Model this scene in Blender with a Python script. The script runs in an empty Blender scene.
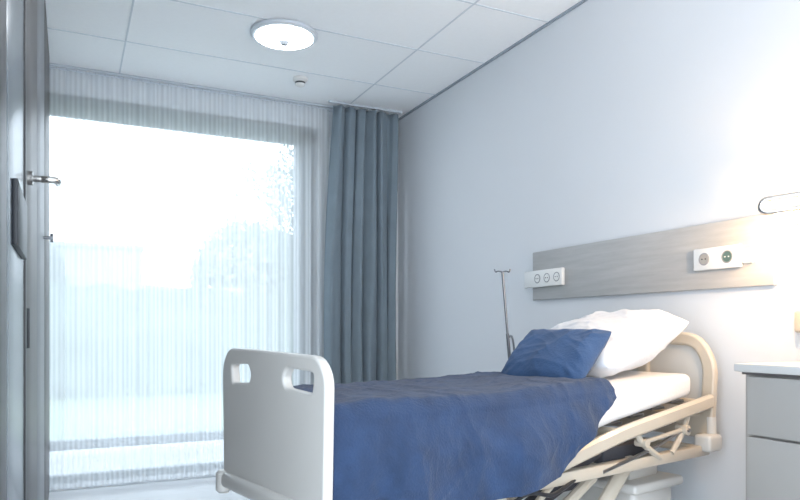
import bpy, bmesh, math, random
from mathutils import Vector, Matrix, Euler, noise
random.seed(4)
sc=bpy.context.scene
COL=sc.collection
# ------------------------------------------------------------ materials
def mat(name,col,rough=.5,metal=0,bump=0,bscale=40,var=0,vscale=5,emit=None,estr=0,trans=0,stretch=None,sheen=0,coat=0):
    m=bpy.data.materials.new(name);m.use_nodes=True
    nt=m.node_tree;b=nt.nodes['Principled BSDF']
    b.inputs['Base Color'].default_value=(*col,1);b.inputs['Roughness'].default_value=rough
    b.inputs['Metallic'].default_value=metal
    if sheen:b.inputs['Sheen Weight'].default_value=sheen
    if coat:b.inputs['Coat Weight'].default_value=coat
    tc=nt.nodes.new('ShaderNodeTexCoord');mp=nt.nodes.new('ShaderNodeMapping')
    nt.links.new(tc.outputs['Object'],mp.inputs[0])
    if stretch:mp.inputs['Scale'].default_value=stretch
    if var:
        n=nt.nodes.new('ShaderNodeTexNoise');n.inputs['Scale'].default_value=vscale;n.inputs['Detail'].default_value=6
        r=nt.nodes.new('ShaderNodeValToRGB')
        r.color_ramp.elements[0].position=.3;r.color_ramp.elements[1].position=.7
        r.color_ramp.elements[0].color=(*[max(0,c*(1-var)) for c in col],1)
        r.color_ramp.elements[1].color=(*[min(1,c*(1+var)) for c in col],1)
        nt.links.new(mp.outputs[0],n.inputs[0]);nt.links.new(n.outputs['Fac'],r.inputs[0]);nt.links.new(r.outputs[0],b.inputs['Base Color'])
    if bump:
        n=nt.nodes.new('ShaderNodeTexNoise');n.inputs['Scale'].default_value=bscale;n.inputs['Detail'].default_value=4
        bp=nt.nodes.new('ShaderNodeBump');bp.inputs['Strength'].default_value=bump;bp.inputs['Distance'].default_value=.01
        nt.links.new(mp.outputs[0],n.inputs[0]);nt.links.new(n.outputs['Fac'],bp.inputs['Height']);nt.links.new(bp.outputs[0],b.inputs['Normal'])
    if emit:
        b.inputs['Emission Color'].default_value=(*emit,1);b.inputs['Emission Strength'].default_value=estr
    return m
M={}
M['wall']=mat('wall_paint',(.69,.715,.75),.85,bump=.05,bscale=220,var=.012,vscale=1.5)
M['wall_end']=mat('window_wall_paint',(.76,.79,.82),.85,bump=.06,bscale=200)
M['ceil']=mat('ceiling_tile',(.95,.97,.985),.9,bump=.1,bscale=300,var=.012,vscale=40)
M['grid']=mat('ceiling_grid',(.66,.71,.76),.5)
M['rail']=mat('curtain_track',(.55,.60,.65),.5)
M['hub']=mat('lamp_hub_grey',(.22,.24,.26),.4)
M['edge']=mat('grey_edge_trim',(.30,.35,.41),.5)  # own grey of the ceiling edge strip
M['cream']=mat('cream_plastic',(.60,.585,.555),.36,var=.02,vscale=3,coat=.2)
M['cream2']=mat('cream_painted_steel',(.52,.455,.37),.33,var=.02,vscale=4,coat=.3)
M['white']=mat('white_plastic',(.76,.76,.75),.35)
M['linen']=mat('white_linen',(.67,.67,.69),.9,bump=.2,bscale=60,sheen=.1)
M['mattress']=mat('mattress_cover',(.68,.68,.685),.75,bump=.1,bscale=90)
M['blue']=mat('blue_cotton',(.017,.040,.098),.92,bump=.45,bscale=150,var=.25,vscale=11,sheen=.10)
M['blue2']=mat('blue_pillowcase',(.030,.072,.165),.88,bump=.3,bscale=130,var=.15,vscale=8,sheen=.10)
M['curtain']=mat('curtain_fabric',(.185,.235,.275),.9,bump=.2,bscale=180,var=.06,vscale=7,sheen=.1)
M['chrome']=mat('chrome',(.62,.60,.57),.15,1)
M['steel']=mat('brushed_steel',(.30,.31,.33),.35,1)
M['pole']=mat('dark_steel',(.18,.19,.21),.35,1)
M['dark']=mat('dark_plastic',(.015,.017,.022),.4)
M['rubber']=mat('grey_rubber',(.05,.05,.06),.7)
M['cab']=mat('cabinet_laminate',(.36,.35,.335),.5,var=.02,vscale=3)
M['cabtop']=mat('cabinet_top',(.56,.56,.55),.3)
M['cabedge']=mat('cabinet_dark_gap',(.12,.11,.11),.6)
M['doorface']=mat('door_face',(.11,.13,.15),.25,var=.04,vscale=2)
M['dooredge']=mat('door_edge',(.016,.014,.016),.4)
M['wardrobe']=mat('wardrobe_laminate',(.060,.052,.050),.4,var=.08,vscale=3,stretch=(4,4,.4))
M['wardrobe2']=mat('pale_wardrobe_laminate',(.19,.20,.22),.4,var=.04,vscale=3,stretch=(4,4,.4))
M['frame']=mat('window_frame_paint',(.13,.16,.19),.45)
M['socketgreen']=mat('socket_green_insert',(.10,.17,.16),.4)
M['socketgrey']=mat('socket_rim_grey',(.28,.29,.31),.5)  # plain grey of the rims around the sockets
M['lampw']=mat('ceiling_diffuser',(.95,.97,1),.4,emit=(.91,.955,1),estr=15)
M['lampring']=mat('ceiling_lamp_ring',(.62,.67,.72),.35)
M['glow']=mat('frosted_lamp_glass',(1,.93,.8),.4,emit=(1,.70,.38),estr=60)
M['hedge']=mat('hedge_leaves',(.165,.205,.19),.9,bump=.6,bscale=9,var=.2,vscale=3)
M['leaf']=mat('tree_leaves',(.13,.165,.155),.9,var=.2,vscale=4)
M['leaf2']=mat('hazed_far_leaves',(.27,.31,.30),.9,var=.2,vscale=4)  # distance haze painted in as a lighter leaf colour
M['bark']=mat('bark',(.18,.18,.18),.9,bump=.6,bscale=20)
M['lawn']=mat('lawn_grass',(.25,.31,.22),.95,bump=.4,bscale=30,var=.1,vscale=2)
M['render']=mat('rendered_facade',(.38,.40,.42),.85,var=.05,vscale=.5)
M['paving']=mat('terrace_paving',(.45,.46,.47),.8,var=.05,vscale=3)
def woodmat(name,c1,c2,scale,rough=.45):
    m=bpy.data.materials.new(name);m.use_nodes=True;nt=m.node_tree;b=nt.nodes['Principled BSDF']
    tc=nt.nodes.new('ShaderNodeTexCoord');mp=nt.nodes.new('ShaderNodeMapping');mp.inputs['Scale'].default_value=scale
    n=nt.nodes.new('ShaderNodeTexNoise');n.inputs['Scale'].default_value=3;n.inputs['Detail'].default_value=8;n.inputs['Roughness'].default_value=.65
    r=nt.nodes.new('ShaderNodeValToRGB');r.color_ramp.elements[0].position=.3;r.color_ramp.elements[1].position=.72
    r.color_ramp.elements[0].color=(*c1,1);r.color_ramp.elements[1].color=(*c2,1)
    L=nt.links.new
    L(tc.outputs['Object'],mp.inputs[0]);L(mp.outputs[0],n.inputs[0]);L(n.outputs['Fac'],r.inputs[0]);L(r.outputs[0],b.inputs['Base Color'])
    b.inputs['Roughness'].default_value=rough
    return m
M['wood']=woodmat('grey_oak_veneer',(.38,.375,.37),(.47,.465,.46),(6,1.2,14))
def floormat():
    m=bpy.data.materials.new('pale_plank_floor');m.use_nodes=True;nt=m.node_tree;b=nt.nodes['Principled BSDF'];L=nt.links.new
    tc=nt.nodes.new('ShaderNodeTexCoord');mp=nt.nodes.new('ShaderNodeMapping')
    br=nt.nodes.new('ShaderNodeTexBrick');br.inputs['Color1'].default_value=(.64,.66,.68,1);br.inputs['Color2'].default_value=(.71,.73,.75,1)
    br.inputs['Mortar'].default_value=(.55,.57,.59,1);br.inputs['Scale'].default_value=1;br.inputs['Mortar Size'].default_value=.0015
    br.inputs['Brick Width'].default_value=2.6;br.inputs['Row Height'].default_value=.18
    L(tc.outputs['Object'],mp.inputs[0]);L(mp.outputs[0],br.inputs[0]);L(br.outputs[0],b.inputs['Base Color'])
    b.inputs['Roughness'].default_value=.25
    return m
M['floor']=floormat()
def sheermat():
    m=bpy.data.materials.new('sheer_voile');m.use_nodes=True;nt=m.node_tree;L=nt.links.new
    nt.nodes.remove(nt.nodes['Principled BSDF']);out=nt.nodes['Material Output']
    tr=nt.nodes.new('ShaderNodeBsdfTransparent');tl=nt.nodes.new('ShaderNodeBsdfTranslucent');df=nt.nodes.new('ShaderNodeBsdfDiffuse')
    tl.inputs[0].default_value=(.88,.91,.93,1);df.inputs[0].default_value=(.86,.89,.91,1)
    m1=nt.nodes.new('ShaderNodeMixShader');m1.inputs[0].default_value=.45
    m2=nt.nodes.new('ShaderNodeMixShader')
    tc=nt.nodes.new('ShaderNodeTexCoord');sx=nt.nodes.new('ShaderNodeSeparateXYZ');mp=nt.nodes.new('ShaderNodeMapping');mp.inputs['Scale'].default_value=(14,1,.03)
    n=nt.nodes.new('ShaderNodeTexNoise');n.inputs['Scale'].default_value=1;n.inputs['Detail'].default_value=1
    wv=nt.nodes.new('ShaderNodeMath');wv.operation='SINE';ml=nt.nodes.new('ShaderNodeMath');ml.operation='MULTIPLY_ADD';ml.inputs[1].default_value=190
    n2=nt.nodes.new('ShaderNodeMath');n2.operation='MULTIPLY';n2.inputs[1].default_value=8
    L(tc.outputs['Object'],sx.inputs[0]);L(tc.outputs['Object'],mp.inputs[0]);L(mp.outputs[0],n.inputs[0])
    L(n.outputs['Fac'],n2.inputs[0]);L(sx.outputs['X'],ml.inputs[0]);L(n2.outputs[0],ml.inputs[2]);L(ml.outputs[0],wv.inputs[0])
    r=nt.nodes.new('ShaderNodeMapRange');r.inputs[1].default_value=-1;r.inputs[2].default_value=1;r.inputs[3].default_value=.55;r.inputs[4].default_value=.70
    L(wv.outputs[0],r.inputs[0]);L(r.outputs[0],m2.inputs[0])
    L(tl.outputs[0],m1.inputs[1]);L(df.outputs[0],m1.inputs[2]);L(tr.outputs[0],m2.inputs[1]);L(m1.outputs[0],m2.inputs[2]);L(m2.outputs[0],out.inputs[0])
    return m
M['sheer']=sheermat()
def glassmat():
    m=bpy.data.materials.new('window_glass');m.use_nodes=True;nt=m.node_tree;L=nt.links.new
    nt.nodes.remove(nt.nodes['Principled BSDF']);out=nt.nodes['Material Output']
    tr=nt.nodes.new('ShaderNodeBsdfTransparent');tr.inputs[0].default_value=(.97,.98,.985,1)
    gl=nt.nodes.new('ShaderNodeBsdfGlossy');gl.inputs['Roughness'].default_value=.25
    mx=nt.nodes.new('ShaderNodeMixShader');mx.inputs[0].default_value=.04
    L(tr.outputs[0],mx.inputs[1]);L(gl.outputs[0],mx.inputs[2]);L(mx.outputs[0],out.inputs[0]);return m
M['glass']=glassmat()

# ------------------------------------------------------------ mesh builder
class MB:
    def __init__(s):s.bm=bmesh.new()
    def box(s,lo,hi,bev=0,seg=2,m=None):
        r=bmesh.ops.create_cube(s.bm,size=1)
        vs=r['verts']
        lo=Vector(lo);hi=Vector(hi);c=(lo+hi)/2;d=hi-lo
        for v in vs:v.co=Vector((v.co.x*d.x,v.co.y*d.y,v.co.z*d.z))+c
        if m is not None:
            for v in vs:v.co=m@v.co
        if bev:
            es=list({e for v in vs for e in v.link_edges})
            bmesh.ops.bevel(s.bm,geom=es,offset=bev,segments=seg,affect='EDGES',profile=.5)
        return s
    def band(s,prof,y0,y1,r=.006):
        rings=[]
        for x,a,b in prof:
            P=[(y0+r,a),(y1-r,a),(y1,a+r),(y1,b-r),(y1-r,b),(y0+r,b),(y0,b-r),(y0,a+r)]
            rings.append([s.bm.verts.new((x,y,z)) for y,z in P])
        for a,b in zip(rings,rings[1:]):
            for k in range(8):s.bm.faces.new((a[k],a[(k+1)%8],b[(k+1)%8],b[k]))
        s.bm.faces.new(rings[0][::-1]);s.bm.faces.new(rings[-1])
        return s
    def cyl(s,p0,p1,r0,r1=None,seg=20,bev=0):
        if r1 is None:r1=r0
        return s.rev([(0,r0),(1,r1)],p0,p1,seg)
    def rev(s,prof,p0,p1,seg=32):
        p0=Vector(p0);p1=Vector(p1);ax=p1-p0;z=ax.normalized()
        x=z.orthogonal().normalized();y=z.cross(x)
        rings=[]
        for (h,r) in prof:
            c=p0+ax*h
            rings.append([s.bm.verts.new(c+(x*math.cos(2*math.pi*i/seg)+y*math.sin(2*math.pi*i/seg))*max(r,1e-4)) for i in range(seg)])
        for a,b in zip(rings,rings[1:]):
            for i in range(seg):s.bm.faces.new((a[i],a[(i+1)%seg],b[(i+1)%seg],b[i]))
        s.bm.faces.new(rings[0][::-1]);s.bm.faces.new(rings[-1])
        return s
    def tube(s,pts,r,seg=12,smooth=True,closed=False,sx=1):
        pts=[Vector(p) for p in pts]
        if smooth and len(pts)>2:
            P=[];n=len(pts)
            rng=range(n) if closed else range(n-1)
            for i in rng:
                p0=pts[(i-1)%n] if closed or i>0 else pts[0];p1=pts[i];p2=pts[(i+1)%n];p3=pts[(i+2)%n] if closed or i+2<n else pts[-1]
                for k in range(6):
                    t=k/6;P.append(.5*((2*p1)+(-p0+p2)*t+(2*p0-5*p1+4*p2-p3)*t*t+(-p0+3*p1-3*p2+p3)*t**3))
            if not closed:P.append(pts[-1])
            pts=P
        n=len(pts);rings=[];up=None
        for i,p in enumerate(pts):
            if closed:t=(pts[(i+1)%n]-pts[(i-1)%n])
            else:t=pts[min(i+1,n-1)]-pts[max(i-1,0)]
            t.normalize()
            if up is None:up=t.orthogonal().normalized()
            up=(up-t*up.dot(t)).normalized();y=t.cross(up)
            rings.append([s.bm.verts.new(p+(up*math.cos(2*math.pi*k/seg)+y*math.sin(2*math.pi*k/seg)*sx)*r) for k in range(seg)])
        pr=list(zip(rings,rings[1:]))
        if closed:pr.append((rings[-1],rings[0]))
        for a,b in pr:
            for k in range(seg):s.bm.faces.new((a[k],a[(k+1)%seg],b[(k+1)%seg],b[k]))
        if not closed:
            s.bm.faces.new(rings[0][::-1]);s.bm.faces.new(rings[-1])
        return s
    def mesh(s,name):
        bmesh.ops.recalc_face_normals(s.bm,faces=s.bm.faces)
        me=bpy.data.meshes.new(name);s.bm.to_mesh(me);s.bm.free()
        return me
def finish(me,ang=35):
    for p in me.polygons:p.use_smooth=True
    me.set_sharp_from_angle(angle=math.radians(ang))
def obj(name,me,m=None,parent=None,label=None,cat=None,kind=None,loc=None,mw=None,ang=35,group=None):
    if isinstance(me,MB):me=me.mesh(name)
    if me is not None:finish(me,ang)
    o=bpy.data.objects.new(name,me);COL.objects.link(o)
    if m is not None:me.materials.append(m)
    if parent is not None:o.parent=parent
    if mw is not None:o.matrix_world=mw if parent is None else o.matrix_world
    if loc is not None:o.location=loc
    if label:o['label']=label
    if cat:o['category']=cat
    if kind:o['kind']=kind
    if group:o['group']=group
    return o
def empty(name,loc,label,cat,rz=0,group=None):
    o=bpy.data.objects.new(name,None);COL.objects.link(o);o.location=loc;o.rotation_euler=(0,0,rz);o.empty_display_size=.1
    o['label']=label;o['category']=cat
    if group:o['group']=group
    return o
def simple(name,lo,hi,m,bev=0,**k):
    lo=Vector(lo);hi=Vector(hi);c=(lo+hi)/2
    b=MB().box(lo-c,hi-c,bev)
    return obj(name,b,m,loc=c,**k)

# ------------------------------------------------------------ room
H=2.9;XW=2.518;YW=5.226;XL=-.72
S=dict(kind='structure')
simple('floor',(XL-.15,-1.6,-.12),(XW+.15,YW+.16,0),M['floor'],label='pale grey plank vinyl floor',**S)
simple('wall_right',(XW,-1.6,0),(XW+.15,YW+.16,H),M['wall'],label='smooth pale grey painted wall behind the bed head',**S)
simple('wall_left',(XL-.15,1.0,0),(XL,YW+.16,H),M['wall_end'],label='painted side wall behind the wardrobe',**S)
WX0=-.35;WX1=1.80;WZ=2.71
b=MB();b.box((WX1,YW,0),(XW,YW+.16,H));b.box((XL,YW,WZ),(WX1,YW+.16,H));b.box((XL,YW,0),(WX0,YW+.16,WZ));b.box((WX0,YW,0),(WX1,YW+.16,.04))
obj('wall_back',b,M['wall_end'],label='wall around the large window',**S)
b=MB();b.box((XL-.15,-1.6,H),(XW+.15,YW+.16,H+.12))
ce=obj('ceiling',b,M['ceil'],label='suspended ceiling of large white tiles',**S)
b=MB()
ys=[YW-.68*k for k in range(1,10)]
for x in [.312,2.0]:
    b.box((x-.005,-1.6,H-.003),(x+.005,YW,H+.002))
for y in ys:b.box((XL,y-.005,H-.003),(XW,y+.005,H+.002))
obj('trim_1',b,M['grid'],label='thin metal ceiling grid',**S)
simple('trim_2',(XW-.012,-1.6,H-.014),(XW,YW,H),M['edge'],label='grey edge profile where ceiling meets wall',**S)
simple('trim_3',(XL,YW-.022,H-.022),(XW-.022,YW,H),M['grid'],label='edge profile above the window',**S)
simple('baseboard_right',(XW-.015,-1.6,0),(XW,YW,.09),M['white'],.003,label='low white skirting board',**S)
b=MB()
y0,y1=YW+.04,YW+.11
b.box((WX1-.17,y0,.04),(WX1,y1,WZ),.004);b.box((WX0,y0,.04),(WX0+.10,y1,WZ),.004)
b.box((WX0,y0,WZ-.11),(WX1,y1,WZ),.004);b.box((WX0,y0,.04),(WX1,y1,.09),.004)
b.box((WX0,y0-.02,.27),(WX1,y1,.335),.004)
w=obj('window_1',b,M['frame'],label='large floor-length window with grey frame and low crossbar',**S)
g=MB();g.box((WX0+.1,y0+.03,.09),(WX1-.17,y0+.038,WZ-.11))
obj('glass_pane',g,M['glass'],parent=w)
simple('trim_4',(WX0,YW-.0,WZ-.02),(WX1,YW+.04,WZ+.02),M['frame'],label='grey window head lining',**S)

# ------------------------------------------------------------ curtains
def curtain(name,x0,x1,z0,z1,y,amp,pleats,m,th=0,flare=0,seed=0,nx=420,nz=40,label='',cat='curtain',irr=.012,two=.25):
    bm=bmesh.new();rows=[]
    for j in range(nz+1):
        f=j/nz;z=z1+(z0-z1)*f;row=[]
        for i in range(nx+1):
            q=i/nx
            xx=x0+(x1-x0)*q - flare*(1-q)*math.sin(math.pi*min(1,f*1.1)*.75)
            ph=2*math.pi*pleats*(q+irr*noise.noise(Vector((q*6,seed,f*1.1))))
            a=amp*(.55+.45*f)*(1+.6*noise.noise(Vector((q*12,seed+3,f*1.5))))
            yy=y+a*math.sin(ph)+two*a*math.sin(2.3*ph+seed+f*1.5)
            xx+=.3*a*math.cos(ph)
            row.append(bm.verts.new((xx,yy,z)))
        rows.append(row)
    for a,b in zip(rows,rows[1:]):
        for i in range(nx):bm.faces.new((a[i],a[i+1],b[i+1],b[i]))
    me=bpy.data.meshes.new(name);bm.to_mesh(me);bm.free()
    o=obj(name,me,m,label=label,cat=cat,ang=180)
    if th:
        s=o.modifiers.new('s','SOLIDIFY');s.thickness=th
    return o
curtain('sheer_curtain',-.40,1.86,.03,2.865,5.14,.011,26,M['sheer'],seed=2,nx=900,nz=14,irr=.006,two=.1,label='translucent white voile curtain across the window')
curtain('drape_curtain',1.85,2.42,.03,2.865,5.02,.05,6.2,M['curtain'],th=.003,flare=.07,seed=7,irr=.06,two=.22,label='heavy slate-blue drape gathered beside the window')
b=MB();b.box((-.45,5.13,2.884),(2.45,5.15,2.899));b.box((1.82,5.01,2.884),(2.45,5.03,2.899))
for i in range(38):
    x=-.38+i*.06
    b.box((x-.003,5.137,2.866),(x+.003,5.143,2.885))
for i in range(10):
    x=1.88+i*.058
    b.box((x-.003,5.017,2.866),(x+.003,5.023,2.885))
obj('curtain_rail',b,M['rail'],label='slim grey double ceiling track carrying the curtains',cat='curtain rail')

# ------------------------------------------------------------ ceiling lamp, detector
L0=empty('ceiling_lamp',(1.165,4.0,H),'round white flush ceiling lamp with central knob','ceiling lamp')
b=MB();b.rev([(0,.190),(.2,.200),(.7,.200),(1,.190)],(0,0,-.0),(0,0,-.030),64);obj('lamp_base',b,M['lampring'],parent=L0)
b=MB();b.rev([(0,.172),(.3,.170),(.7,.14),(.9,.08),(1,.0)],(0,0,-.031),(0,0,-.040),64);obj('diffuser',b,M['lampw'],parent=L0,ang=60)
b=MB();b.rev([(0,.030),(.5,.030),(.9,.018),(1,.004)],(0,0,-.038),(0,0,-.078),24);obj('knob',b,M['hub'],parent=L0)
L1=empty('smoke_detector',(1.477,4.67,H),'small white domed smoke detector on the ceiling','smoke detector')
b=MB();b.rev([(0,.052),(.5,.052),(.8,.045),(1,.035)],(0,0,0),(0,0,-.03),40);obj('detector_base',b,M['white'],parent=L1)
b=MB();b.rev([(0,.036),(1,.036)],(0,0,-.030),(0,0,-.042),30);obj('vent_ring',b,M['dark'],parent=L1)
b=MB();b.rev([(0,.036),(.5,.034),(.85,.02),(1,.003)],(0,0,-.042),(0,0,-.064),30);obj('dome',b,M['white'],parent=L1)

# ------------------------------------------------------------ bed
TH=math.radians(11.1)
BL=(.621,1.666,0)
BM=Matrix.Translation(BL)@Matrix.Rotation(TH,4,'Z')
BW=.60
bed=empty('hospital_bed',BL,'adjustable cream hospital bed with moulded end boards on castors','bed',rz=TH)
def rounded(pts,rads,n=8):
    out=[];N=len(pts)
    for i in range(N):
        p=Vector(pts[i]);a=Vector(pts[i-1]);c=Vector(pts[(i+1)%N]);r=rads[i]
        u=(a-p).normalized();v=(c-p).normalized()
        h=min(r,(a-p).length*.49,(c-p).length*.49)
        A=p+u*h;C=p+v*h
        for k in range(n+1):
            t=k/n;out.append(A*(1-t)**2+p*2*t*(1-t)+C*t*t)
    return out
def board(name,outline,holes,thick,bev,m,parent,x):
    cu=bpy.data.curves.new(name,'CURVE');cu.dimensions='2D';cu.fill_mode='BOTH'
    for pl in [outline]+holes:
        s=cu.splines.new('POLY');s.points.add(len(pl)-1)
        for p,q in zip(s.points,pl):p.co=(q[0],q[1],0,1)
        s.use_cyclic_u=True
    cu.extrude=thick/2-bev;cu.bevel_depth=bev;cu.bevel_resolution=3
    t=bpy.data.objects.new('tmp',cu);COL.objects.link(t)
    dg=bpy.context.evaluated_depsgraph_get();me=bpy.data.meshes.new_from_object(t.evaluated_get(dg));me.name=name
    bpy.data.objects.remove(t)
    for v in me.vertices:
        c=v.co.copy();v.co=Vector((c.z,c.x,c.y))
    me.materials.clear()
    return obj(name,me,m,parent=parent,loc=(x,0,0),ang=40)
F0,F1=-.045,.595
out=rounded([(F0+.012,.60),(F0,.985),(F0+.04,1.030),(.2,1.035),(.39,1.04),(F1-.04,1.04),(F1,.985),(F1-.012,.60)],[.03,.06,.06,.1,.1,.06,.06,.03])
h1=rounded([(.012,.930),(-.004,1.003),(.160,1.010),(.190,.975),(.172,.938)],[.02,.03,.02,.02,.02],5)
h2=[Vector((F0+F1-p[0]*.85-.012,p[1])) for p in h1][::-1]
fb=board('footboard',out,[h1,h2],.030,.008,M['cream'],bed,-.045)
b=MB();b.box((-.078,F0+.005,.60),(-.035,F1-.005,.650),.016,3)
obj('footboard_bumper',b,M['cream'],parent=bed)
for wy in (F0+.01,F1-.01):
    b=MB();b.rev([(0,.016),(.12,.025),(.88,.025),(1,.016)],(-.062,wy,.58),(-.062,wy,.652),24)
    obj('corner_bumper',b,M['cream'],parent=bed)
HB=1.835
out2=rounded([(-.02,.66),(-.035,.96),(.03,1.080),(.2,1.09),(.4,1.09),(BW-.03,1.080),(BW+.035,.96),(BW+.02,.66)],[.04,.05,.13,.1,.1,.13,.05,.04])
P=[(.012,.74),(.000,.955),(.045,1.048),(.28,1.060),(.28,.74)]
g1=rounded(P,[.02,.04,.07,.012,.012],6)
g2=[Vector((BW-p[0],p[1])) for p in g1][::-1]
board('headboard',out2,[g1,g2],.034,.012,M['cream2'],bed,HB)
out3=rounded([(.004,.735),(-.004,.955),(.04,1.052),(BW-.04,1.052),(BW+.004,.955),(BW-.004,.735)],[.02,.04,.09,.09,.04,.02])
board('headboard_infill',out3,[],.010,.002,M['cream'],bed,HB+.006)
for wy in (0,BW):
    s=-1 if wy==0 else 1
    b=MB();b.box((HB-.075,wy+s*.02-.038,.60),(HB+.024,wy+s*.02+.038,.67),.014,3)
    b.cyl((HB,wy+s*.02,.62),(HB,wy+s*.02,.74),.020)
    obj('headboard_bracket',b,M['cream'],parent=bed)
def rail_z(t):
    if t<.62:return .615
    if t<1.2:return .615+(t-.62)/.58*.115
    return .73+(t-1.2)/.65*.085
b=MB()
for wy in (.0,BW):
    b.box((-.03,wy-.02,.580),(1.83,wy+.02,.625),.008)
for tx in (.0,.45,.9,1.35,1.79):
    b.box((tx-.02,.0,.59),(tx+.02,BW,.62),.004)
obj('main_frame',b,M['cream2'],parent=bed)
def sm(t):
    return (rail_z(t-.08)+rail_z(t-.04)+rail_z(t)+rail_z(t+.04)+rail_z(t+.08))/5
for wy in (-.03,BW+.03):
    b=MB()
    pr=[]
    for k in range(41):
        t=.50+1.31*k/40
        hh=.030
        if k==0:hh=.014
        if k==1:hh=.022
        pr.append((t,sm(t)-hh,sm(t)+hh*.9))
    b.band(pr,wy-.016,wy+.016,.010)
    obj('side_rail',b,M['cream2'],parent=bed)
for tx,z in ((1.78,.80),(.62,.63),(1.2,.73)):
    b=MB();b.tube([(tx,-.03,z),(tx,BW+.03,z)],.016,smooth=False)
    obj('crossbar',b,M['cream2'],parent=bed)
for wy in (-.018,BW+.018):
    b=MB()
    b.tube([(1.66,wy,.775),(1.62,wy,.70),(1.54,wy,.62)],.012,10)
    b.tube([(1.30,wy,.735),(1.34,wy,.68),(1.46,wy,.61)],.012,10)
    b.cyl((1.62,wy-.024,.705),(1.62,wy+.024,.705),.020);b.cyl((1.34,wy-.024,.68),(1.34,wy+.024,.68),.016)
    b.tube([(1.34,wy,.68),(1.62,wy,.705)],.009,10,smooth=False)
    obj('backrest_linkage',b,M['cream2'],parent=bed)
    b=MB()
    b.cyl((1.62,wy-.032,.705),(1.62,wy+.032,.705),.009,seg=6)
    b.tube([(1.62,wy,.705),(1.40,wy,.65),(1.10,wy,.60)],.007,8)
    obj('linkage_rod',b,M['steel'],parent=bed)
b=MB();b.box((1.20,.05,.60),(1.50,.11,.665),.012);b.cyl((1.20,.08,.64),(1.02,.08,.60),.02)
b.band([(1.02,.635,.665),(1.40,.665,.715),(1.76,.71,.775)],.09,.12,.005)
obj('drive_housing',b,M['rubber'],parent=bed)
b=MB()
b.tube([(1.0,.12,.60),(1.2,.12,.575),(1.4,.12,.57),(1.6,.12,.60)],.008,8)
obj('cable_harness',b,M['steel'],parent=bed)
b=MB()
for k in range(12):
    t=.06+k*.142
    b.box((t,.03,rail_z(t)+.02),(t+.09,BW-.03,rail_z(t)+.032),.003)
obj('slat_deck',b,M['steel'],parent=bed)
b=MB()
for wy in (.07,BW-.07):
    b.tube([(1.38,wy,.59),(1.0,wy,.24)],.028,10,smooth=False,sx=.6)
    b.tube([(.70,wy,.59),(.32,wy,.24)],.028,10,smooth=False,sx=.6)
    b.tube([(1.16,wy,.56),(.86,wy,.40),(.6,wy,.25)],.020,10)
    b.tube([(.95,wy,.575),(.80,wy,.45),(.9,wy,.33)],.012,10)
    b.cyl((1.18,wy-.03,.40),(1.18,wy+.03,.40),.03)
b.cyl((1.38,.05,.575),(1.38,BW-.05,.575),.02);b.cyl((.70,.05,.575),(.70,BW-.05,.575),.02)
obj('lifting_arm',b,M['cream2'],parent=bed)
b=MB();b.cyl((1.30,.30,.50),(.98,.30,.38),.035);b.cyl((.98,.30,.38),(.72,.30,.29),.018)
b.box((1.20,.24,.46),(1.36,.36,.56),.015)
obj('actuator',b,M['rubber'],parent=bed)
b=MB();b.box((1.44,.08,.20),(1.72,.50,.47),.03,3);b.box((1.40,.05,.455),(1.75,.53,.495),.015,3);b.box((1.48,.13,.49),(1.68,.45,.58),.01)
obj('lifting_column',b,M['cream'],parent=bed)
b=MB();b.box((.12,.03,.16),(1.80,.08,.24),.01);b.box((.12,BW-.08,.16),(1.80,BW-.03,.24),.01);b.box((.12,.03,.16),(.20,BW-.03,.24),.01);b.box((1.72,.03,.16),(1.80,BW-.03,.24),.01);b.box((.9,.03,.17),(.98,BW-.03,.22),.01)
obj('base_chassis',b,M['cream2'],parent=bed)
b=MB();b.tube([(1.0,-.0,.60),(.80,-.05,.57),(.66,-.055,.59),(.5,-.03,.50),(.45,.05,.40),(.5,.2,.25)],.007,8)
obj('power_cable',b,M['dark'],parent=bed)
b=MB();b.rev([(0,.0),(.04,.058),(.3,.066),(.7,.066),(.96,.058),(1,.0)],(0,-.02,.066),(0,.02,.066),30)
wm=b.mesh('wheel');finish(wm);wm.materials.append(M['rubber'])
b=MB();b.box((-.035,-.034,.06),(.035,-.026,.145),.003);b.box((-.035,.026,.06),(.035,.034,.145),.003);b.box((-.035,-.034,.137),(.035,.034,.147),.003);b.cyl((0,0,.14),(0,0,.175),.018)
fm=b.mesh('caster');finish(fm);fm.materials.append(M['steel'])
for (tx,wy) in ((.16,.055),(.16,BW-.055),(1.76,.055),(1.76,BW-.055)):
    c=bpy.data.objects.new('caster',fm);COL.objects.link(c);c.parent=bed;c.location=(tx,wy,0)
    q=bpy.data.objects.new('wheel',wm);COL.objects.link(q);q.parent=c

def topz(t):
    if t<.7:return .885
    return .885+(t-.7)/1.15*.045
def botz(t):return rail_z(t)+.034
bm=bmesh.new()
NT=60
def ring(t,ins=0):
    zt=topz(t)-ins;zb=botz(t)+ins;pts=rounded([(0+ins,zb),(0+ins,zt),(BW-ins,zt),(BW-ins,zb)],[.03]*4,5)
    return [bm.verts.new((t,p[0],p[1])) for p in pts]
ts=[(-.01,.03),(-.004,.012),(.01,.003)]+[(.02+1.68*k/NT,0) for k in range(NT+1)]+[(1.712,.003),(1.726,.012),(1.732,.03)]
rs=[ring(t,i) for t,i in ts]
for a,c in zip(rs,rs[1:]):
    n=len(a)
    for k in range(n):bm.faces.new((a[k],a[(k+1)%n],c[(k+1)%n],c[k]))
bm.faces.new(rs[0]);bm.faces.new(rs[-1])
bmesh.ops.recalc_face_normals(bm,faces=bm.faces)
me=bpy.data.meshes.new('mattress');bm.to_mesh(me);bm.free()
obj('mattress',me,M['mattress'],mw=BM,label='white covered mattress on the hospital bed',cat='mattress',ang=60)

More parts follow.
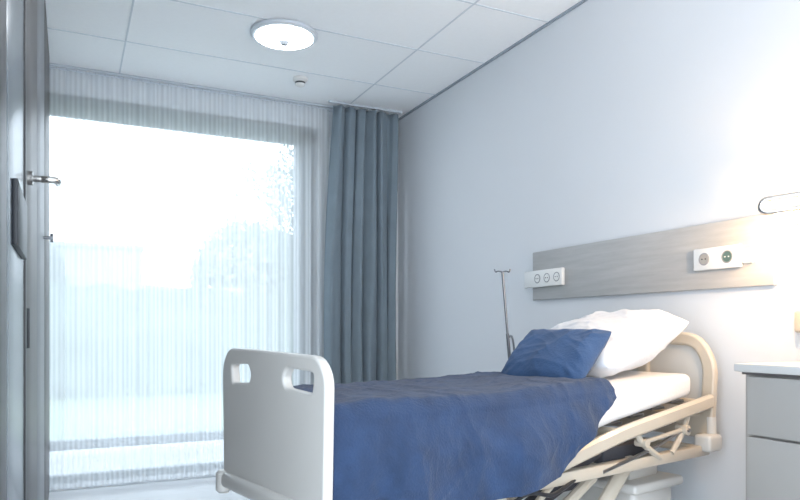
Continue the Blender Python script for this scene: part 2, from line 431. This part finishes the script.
def ridge(p,s=2.2,e=2):
    return max(0,1-abs(noise.noise(p))*s)**e
def blanket():
    bm=bmesh.new();NT=360;rows=[]
    NQ=220
    TE=1.16
    for i in range(NT+1):
        p=i/NT
        row=[]
        for j in range(NQ+1):
            q=j/NQ
            t0=-.026+p*(TE+.026)
            if t0<.60:dn=.272
            elif t0<.80:dn=.272-.030*(t0-.60)/.20
            else:
                k=(t0-.80)/(TE-.80);k=k**.85;dn=.242*(1-k)+.030*k
            dn+=.004*noise.noise(Vector((t0*7,0,2)))
            if q<.14:f=1-q/.14;w=BW+.012+.012*math.sin(t0*30)*f;z=topz(t0)-.012-.2*f;side=1
            elif q<.60:
                g=(q-.14)/.46;w=BW+.012-g*(BW+.024);side=0
                e=min(w+.012,BW+.012-w)
                z=topz(t0)+.012-max(0,(.03-e))**2/.03*.8
                f=0
            else:
                f=(q-.60)/.40;side=-1
                x=t0+.06*f*math.sin(t0*4)
                fold=(.5+.5*math.sin(x*24+2.4*math.sin(x*5+1)))**1.6
                big=.5+.5*math.sin(x*8+1.3)
                k=min(1,dn/.2)
                kf=min(1,f*1.7)**1.2
                st=min(1,max(0,(t0+.026)/.10));st=st*st*(3-2*st)
                w=-.013-(.004+k*kf*st*(.026*fold+.014*big))
                z=topz(t0)-.012-dn*f
                w-=(.006+.030*min(1,max(0,t0/.45)))*min(1,max(0,(topz(t0)-.03-z)/.10))
            v=Vector((t0,w,z))
            s_=w if side==0 else (-.012-(topz(t0)-z) if side==-1 else BW+.012+(topz(t0)-z))
            P=Vector((t0*4.5,s_*3.0,1.7))
            warp=noise.noise(Vector((t0*3,s_*3,9)))*.5
            c1=ridge(Vector((t0*6+warp,s_*2.6+warp,1.7)),2.2,2.2)
            c2=ridge(Vector((t0*5-s_*8+warp,s_*4+t0*2,5.2)),2.6,2.5)
            c3=ridge(Vector((t0*17+warp*3,s_*11-warp,8.2)),2.0,1.6)
            c4=noise.noise(Vector((t0*34,s_*26,3)))
            N1=noise.noise(P)
            h=.0055*c1+.0035*c2+.0018*c3+.0008*c4+.005*N1
            ed=min(1,(TE-t0)/.06+.25)
            if side==0:v.z+=h*1.1*ed+.006
            elif side==-1:v.y-=(h*1.1)*min(1,.3+f*2)*ed+.003
            row.append(bm.verts.new(v))
        rows.append(row)
    for a,c in zip(rows,rows[1:]):
        for k in range(len(a)-1):bm.faces.new((a[k],a[k+1],c[k+1],c[k]))
    bmesh.ops.recalc_face_normals(bm,faces=bm.faces)
    me=bpy.data.meshes.new('blanket');bm.to_mesh(me);bm.free()
    o=obj('blanket',me,M['blue'],mw=BM,label='crumpled navy blue cotton blanket draped over the mattress',cat='blanket',ang=180)
    s=o.modifiers.new('s','SOLIDIFY');s.thickness=.006;s.offset=1
    return o
blanket()

def pillow(name,a,bb,T,m,ctr,rot,seed,label,wr=.012,pinch=.05,bend=0,pw=.55,rnd=.07,crease=.7):
    bm=bmesh.new();N=110
    for sgn in (1,-1):
        g=[]
        for i in range(N+1):
            r=[]
            for j in range(N+1):
                u=-1+2*i/N;v=-1+2*j/N
                uu=math.sin(u*math.pi/2);vv=math.sin(v*math.pi/2)
                cn=abs(uu)**5*abs(vv)**5
                x=a*uu*(1-pinch*(1-vv*vv))*(1-rnd*cn);y=bb*vv*(1-pinch*(1-uu*uu))*(1-rnd*cn)
                e=max(0,(1-abs(uu)**3)*(1-abs(vv)**3))
                z=sgn*T*e**pw
                edge=min(1,e*2.5)
                wp=noise.noise(Vector((x*4,y*4,seed)))*.5
                cr=ridge(Vector((x*4+seed+wp,y*5-wp,sgn*2.)),1.9,2)
                cr2=ridge(Vector((x*10+seed-wp,y*6+x*5,sgn*4.)),2.2,2)
                cr3=ridge(Vector((x*15-y*9+seed,y*13+wp,sgn*7.)),2.2,2)
                z+=sgn*wr*edge*(cr*crease+cr2*crease*.45+cr3*crease*.22+.6*noise.noise(Vector((x*6,y*6+seed,sgn))))
                rad=math.exp(-((abs(uu)-1)**2+(abs(vv)-1)**2)*6)
                z+=.006*rad*math.sin(math.atan2(vv,uu)*26)*edge
                z-=bend*(uu*uu)
                r.append(bm.verts.new((x,y,z)))
            g.append(r)
        for i in range(N):
            for j in range(N):bm.faces.new((g[i][j],g[i+1][j],g[i+1][j+1],g[i][j+1]))
    bmesh.ops.remove_doubles(bm,verts=bm.verts,dist=.0008)
    bmesh.ops.recalc_face_normals(bm,faces=bm.faces)
    me=bpy.data.meshes.new(name);bm.to_mesh(me);bm.free()
    mw=BM@Matrix.Translation(ctr)@Euler([math.radians(r) for r in rot]).to_matrix().to_4x4()
    return obj(name,me,m,mw=mw,label=label,cat='pillow',ang=180)
pillow('pillow',.28,.29,.086,M['linen'],(1.50,.31,1.042),(0,-19,-4),5,'plump white pillow leaning against the headboard',wr=.016,bend=-.01,pw=.5,rnd=.05,pinch=.04,crease=.9)
pillow('blue_pillow',.150,.205,.044,M['blue2'],(1.165,.262,1.002),(0,-43,3),9,'small navy blue pillow propped against white pillow',wr=.012,pinch=.05,rnd=.05,pw=.5,crease=.9)

# drip pole
def W(t,w,z):return BM@Vector((t,w,z))
base=W(1.46,.80,.62);base.z=.60;base.x+=.04;base.y-=.02
iv=empty('drip_stand',base,'slim steel drip pole with hooks clamped beside the bed','drip stand')
lean=Vector((-.062,.024,.785))
b=MB();b.cyl((0,0,0),tuple(lean*.62),.008);b.cyl(tuple(lean*.5),tuple(lean),.0055)
o2=Vector((.022,-.012,0));b.tube([o2,o2+lean*.55,lean*.60+o2*.2],.005,8)
obj('pole',b,M['pole'],parent=iv)
for sx in (-1,1):
    b=MB();t=lean
    b.tube([t,t+Vector((sx*.018,-.008*sx,.004)),t+Vector((sx*.03,-.013*sx,.0)),t+Vector((sx*.035,-.015*sx,.014))],.0035,8)
    obj('hook',b,M['pole'],parent=iv)
b=MB();b.box((-.03,-.17,-.012),(.03,.02,.03),.005)
obj('clamp',b,M['dark'],parent=iv)

# ------------------------------------------------------------ wall panel & sockets
simple('wall_panel',(XW-.025,1.765,1.283),(XW,3.316,1.568),M['wood'],.003,label='long grey oak veneer panel on the wall above the bed',cat='wall panel')
def sockets(y0,y1,z0,z1,label,cols,rf=.5):
    x=XW-.025
    e=empty('socket_strip',(x,(y0+y1)/2,(z0+z1)/2),label,'wall socket',group='socket strips on the wall panel')
    hy=(y1-y0)/2;hz=(z1-z0)/2
    b=MB();b.box((-.024,-hy,-hz),(.0,hy,hz),.005);obj('cover_plate',b,M['white'],parent=e)
    n=len(cols);st=2*hy/n
    for i,c in enumerate(cols):
        yc=-hy+st*(i+.5)
        if c is None:continue
        b=MB();r=hz*rf
        b.tube([(-.024,yc+r*math.cos(a*math.pi/10),r*math.sin(a*math.pi/10)) for a in range(20)],.003,8,smooth=False,closed=True)
        obj('socket_rim',b,M['socketgrey'],parent=e)
        b=MB();b.rev([(0,r*.92),(1,r*.85)],(-.023,yc,0),(-.026,yc,0),28)
        obj('socket_face',b,c,parent=e)
        b=MB()
        for s in(-1,1):b.cyl((-.0255,yc+s*r*.35,0),(-.0275,yc+s*r*.35,0),r*.13,seg=12)
        obj('contact_hole',b,M['dark'] if c is M['white'] or c is M['cab'] else M['white'],parent=e)
    return e
sockets(3.02,3.37,1.357,1.455,'white triple socket strip at the panel end',[M['white'],M['white'],M['white'],None])
e=sockets(1.90,2.13,1.364,1.459,'white double socket with dark coloured inserts',[M['socketgreen'],M['cab']],.52)
b=MB();b.box((-.016,-.168,-.034),(0,-.117,.026),.006);obj('switch_block',b,M['white'],parent=e)

# wall lamp
wl=empty('wall_lamp',(XW,1.58,1.50),'chrome wall lamp with looped arm and glowing frosted glass','wall lamp')
b=MB();b.rev([(0,.055),(.7,.055),(1,.045)],(0,0,0),(-.02,0,0),32);b.cyl((-.02,0,0),(-.10,.06,0),.008)
obj('wall_plate',b,M['chrome'],parent=wl)
b=MB();b.rev([(0,.022),(.12,.032),(.88,.032),(1,.022)],(-.10,.090,-.06),(-.10,.090,.03),32);obj('lamp_shade',b,M['glow'],parent=wl)
b=MB()
p0=Vector((-.235,.09,.058));p1=Vector((-.14,-.12,.070))
d=(p1-p0).normalized();n=Vector((0,0,1))
r=.024
pts=[]
for a in range(9):
    th=math.pi/2+math.pi*a/8;pts.append(p0+d*r*(1+math.cos(th))+n*r*math.sin(th))
for a in range(9):
    th=-math.pi/2+math.pi*a/8;pts.append(p1-d*r*(1-math.cos(th))+n*r*math.sin(th))
b.tube(pts,.0105,12,smooth=False,closed=True)
b.tube([p1,Vector((-.05,-.05,.03)),Vector((-.02,0,.01))],.007,10)
obj('lamp_arm',b,M['chrome'],parent=wl)
ld=bpy.data.lights.new('added_glow_light','POINT');ld.energy=11;ld.color=(1,.60,.27);ld.shadow_soft_size=.03  # added bare light out of frame, widens the wall lamp's warm glow
lo_=bpy.data.objects.new('added_glow_light',ld);COL.objects.link(lo_);lo_.parent=wl;lo_.location=(-.30,-.09,-.01)

hs=empty('call_handset',(XW,1.65,1.13),'beige nurse call handset hanging on its cord','call handset')
b=MB();b.box((-.045,-.022,-.035),(-.022,.022,.05),.01,3);obj('handset_body',b,M['cream2'],parent=hs)
b=MB();b.tube([(-.033,0,-.030),(-.035,-.02,-.07),(-.03,-.06,-.05),(-.02,-.08,.05),(-.005,-.085,.12)],.004,8);obj('cord',b,M['rubber'],parent=hs)
b=MB();b.box((-.022,-.018,.0),(0,.018,.04),.004);obj('wall_holder',b,M['white'],parent=hs)

# ------------------------------------------------------------ bedside cabinet
cx0,cx1,cy0,cy1=2.07,XW-.016,.85,1.585
cb=empty('bedside_cabinet',((cx0+cx1)/2,(cy0+cy1)/2,0),'light grey laminate drawer cabinet with pale top','cabinet')
ox,oy=(cx0+cx1)/2,(cy0+cy1)/2
def lo(x,y,z):return (x-ox,y-oy,z)
b=MB();b.box(lo(cx0+.02,cy0,.06),lo(cx1,cy1,.955),.003);b.box(lo(cx0+.05,cy0+.02,0),lo(cx1,cy1-.02,.06))
obj('body',b,M['cab'],parent=cb)
b=MB();b.box(lo(cx0+.01,cy0-.005,.953),lo(cx1,cy1+.006,.962));obj('shadow_gap',b,M['cabedge'],parent=cb)
b=MB();b.box(lo(cx0-.012,cy0-.02,.962),lo(cx1,cy1+.022,.990),.004);obj('cabinet_top',b,M['cabtop'],parent=cb)
for z0,z1 in((.752,.948),(.50,.744),(.27,.492),(.07,.262)):
    b=MB();b.box(lo(cx0,cy0+.004,z0),lo(cx0+.019,cy1-.022,z1),.003)
    dr=obj('drawer',b,M['cab'],parent=cb)
    b=MB();b.box(lo(cx0-.016,1.0,z1-.012),lo(cx0+.0,1.16,z1-.004),.002);obj('handle',b,M['steel'],parent=dr)

# ------------------------------------------------------------ left: open door and wardrobe
DX=-.11
dL=simple('door_1',(DX-.05,1.49,.01),(DX,2.06,2.75),M['doorface'],.003,label='open grey-blue room door with dark edge',**S)
def child(name,b,m,par,label=None):
    o=obj(name,b,m,label=label);o.parent=par;o.matrix_parent_inverse=Matrix.Translation(-par.location);return o
b=MB();b.box((DX-.052,2.06,.01),(DX+.004,2.12,2.75),.003);child('door_edge',b,M['dooredge'],dL)
b=MB();b.box((DX-.05,1.28,.01),(DX+.002,1.488,2.75),.003);child('hinge_stile',b,M['dooredge'],dL)
b=MB();b.box((DX,1.64,1.285),(DX+.012,1.99,1.425),.003);child('lock_plate',b,M['dark'],dL,'black lock housing')
wd=empty('wardrobe',(-.41,3.6,0),'tall grey-brown laminate wardrobe with full-height doors','wardrobe')
def wl_(x,y,z):return (x+.41,y-3.6,z)
b=MB();b.box(wl_(XL+.01,2.22,0),wl_(DX-.03,4.95,2.885),.002);obj('body',b,M['wardrobe'],parent=wd)
for k,(a,c,m) in enumerate(((2.23,3.10,M['wardrobe']),(3.11,3.95,M['wardrobe2']),(3.96,4.94,M['wardrobe']))):
    b=MB();b.box(wl_(DX-.03,a,.06),wl_(DX-.008,c,2.87),.003);dd=obj('door',b,m,parent=wd)
    if k==0:
        b=MB();yy=2.42;z=1.58
        b.cyl(wl_(DX-.008,yy,z),wl_(DX+.006,yy,z),.022);b.cyl(wl_(DX,yy,z),wl_(DX+.04,yy,z),.010)
        b.tube([wl_(DX+.03,yy,z),wl_(DX+.062,yy,z),wl_(DX+.074,yy+.015,z),wl_(DX+.076,yy+.06,z+.003)],.011,12)
        obj('lever_handle',b,M['chrome'],parent=dd,label='chrome lever handle')
        b=MB();b.box(wl_(DX-.008,2.31,1.05),wl_(DX+.002,2.34,1.17),.003);obj('handle',b,M['dark'],parent=dd)
    elif k==1:
        b=MB();yy=3.82;z=1.565
        b.cyl(wl_(DX-.01,yy,z),wl_(DX+.025,yy,z),.008);b.cyl(wl_(DX+.022,yy,z),wl_(DX+.035,yy,z),.022)
        obj('handle',b,M['steel'],parent=dd)

# ------------------------------------------------------------ outside
simple('terrace',(-8,YW+.16,-.2),(10,YW+2.5,-.06),M['paving'],label='paved terrace outside the window',cat='terrace',kind='structure')
simple('lawn',(-40,YW+2.5,-.2),(40,60,-.08),M['lawn'],label='green lawn outside the window',cat='lawn')
def bush(name,lo_,hi_,m,amp,label,cat,var=0):
    lo_=Vector(lo_);hi_=Vector(hi_);c=(lo_+hi_)/2;c.z=lo_.z
    bm=bmesh.new();r=bmesh.ops.create_cube(bm,size=1)
    bmesh.ops.subdivide_edges(bm,edges=bm.edges[:],cuts=70,use_grid_fill=True)
    d=hi_-lo_
    for v in bm.verts:
        v.co=Vector((v.co.x*d.x,v.co.y*d.y,(v.co.z+.5)*d.z))
        v.co.z*=1+var*noise.noise(Vector((v.co.x*.8,0,3)))+var*.6*noise.noise(Vector((v.co.x*2.7,0,5)))
        n=noise.noise_vector(v.co*1.3)+.5*noise.noise_vector(v.co*4)
        k=min(1,v.co.z/.5);v.co+=n*amp*k
    me=bpy.data.meshes.new(name);bm.to_mesh(me);bm.free()
    return obj(name,me,m,loc=c,label=label,cat=cat)
bush('hedge',(-9,13,-.08),(12,14.6,1.9),M['hedge'],.15,'tall clipped green hedge beyond the lawn','hedge',.05)
hb=MB();hb.box((-8,0,0),(0,6,4.4));hb.box((-8.1,-.1,4.4),(.1,6.1,4.55))
obj('garden_building',hb,M['render'],loc=(2.6,29,-.08),label='pale flat-roofed building behind the hedge',cat='building')
def foliage(n,s,R,zc,hz,thr):
    bm=bmesh.new()
    for k in range(n):
        th=random.random()*6.283;ph=math.acos(2*random.random()-1);rr=R*random.random()**.5
        c=Vector((rr*math.sin(ph)*math.cos(th),rr*math.sin(ph)*math.sin(th),zc+hz*rr*math.cos(ph)/R))
        if noise.noise(c*1.5)<thr:continue
        q=Euler((random.random()*6,random.random()*6,random.random()*6)).to_matrix()
        vs=[bm.verts.new(c+q@Vector(p)*s) for p in((-1,0,0),(0,-.5,0),(1,0,0),(0,.5,0))];bm.faces.new(vs)
    me=bpy.data.meshes.new('foliage');bm.to_mesh(me);bm.free();return me
tr=empty('tree',(3.70,11.2,-.08),'slender leafy tree growing on the lawn','tree')
b=MB();b.tube([(0,0,.02),(.05,0,1.2),(0,.1,2.4),(.2,.1,3.6)],.05,10);b.tube([(.02,.05,1.9),(-.4,0,2.8),(-.7,0,3.3)],.022,8);obj('trunk',b,M['bark'],parent=tr)
obj('foliage',foliage(15000,.034,1.4,2.9,1.7,-.08),M['leaf'],parent=tr)
b=MB();b.tube([(0,0,.03),(.05,0,1.0),(0,.1,2.2),(.1,.1,3.6)],.12,10);tm=b.mesh('trunk');finish(tm);tm.materials.append(M['bark'])
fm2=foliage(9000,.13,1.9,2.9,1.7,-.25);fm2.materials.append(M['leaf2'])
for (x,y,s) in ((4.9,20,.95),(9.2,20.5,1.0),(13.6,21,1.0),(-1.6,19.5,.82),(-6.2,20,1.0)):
    e=empty('distant_tree',(x,y,-.08),'full-crowned tree with haze-paled leaves behind the hedge','tree',group='trees behind the hedge')
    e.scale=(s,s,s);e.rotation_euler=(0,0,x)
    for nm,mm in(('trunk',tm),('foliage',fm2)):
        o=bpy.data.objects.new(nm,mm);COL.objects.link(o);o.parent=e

# ------------------------------------------------------------ lighting
wd_=bpy.data.worlds.new('World');sc.world=wd_;wd_.use_nodes=True
nt=wd_.node_tree;bg=nt.nodes['Background'];bg.inputs[0].default_value=(.80,.90,1.0,1)
tc=nt.nodes.new('ShaderNodeTexCoord');sp=nt.nodes.new('ShaderNodeSeparateXYZ');mr=nt.nodes.new('ShaderNodeMapRange')
mr.inputs[1].default_value=-.3;mr.inputs[2].default_value=.6;mr.inputs[3].default_value=2.6;mr.inputs[4].default_value=3.2
nt.links.new(tc.outputs['Generated'],sp.inputs[0]);nt.links.new(sp.outputs['Y'],mr.inputs[0]);nt.links.new(mr.outputs[0],bg.inputs[1])
sc.view_settings.view_transform='Standard'
sc.view_settings.exposure=.62
# ------------------------------------------------------------ camera
cd=bpy.data.cameras.new('Camera');cam=bpy.data.objects.new('Camera',cd);COL.objects.link(cam)
cd.sensor_width=36;cd.lens=680/800*36;cd.shift_y=.1;cd.clip_start=.02
cam.location=(0,0,1.105);cam.rotation_euler=(math.pi/2,0,-math.radians(25.9))
sc.camera=cam
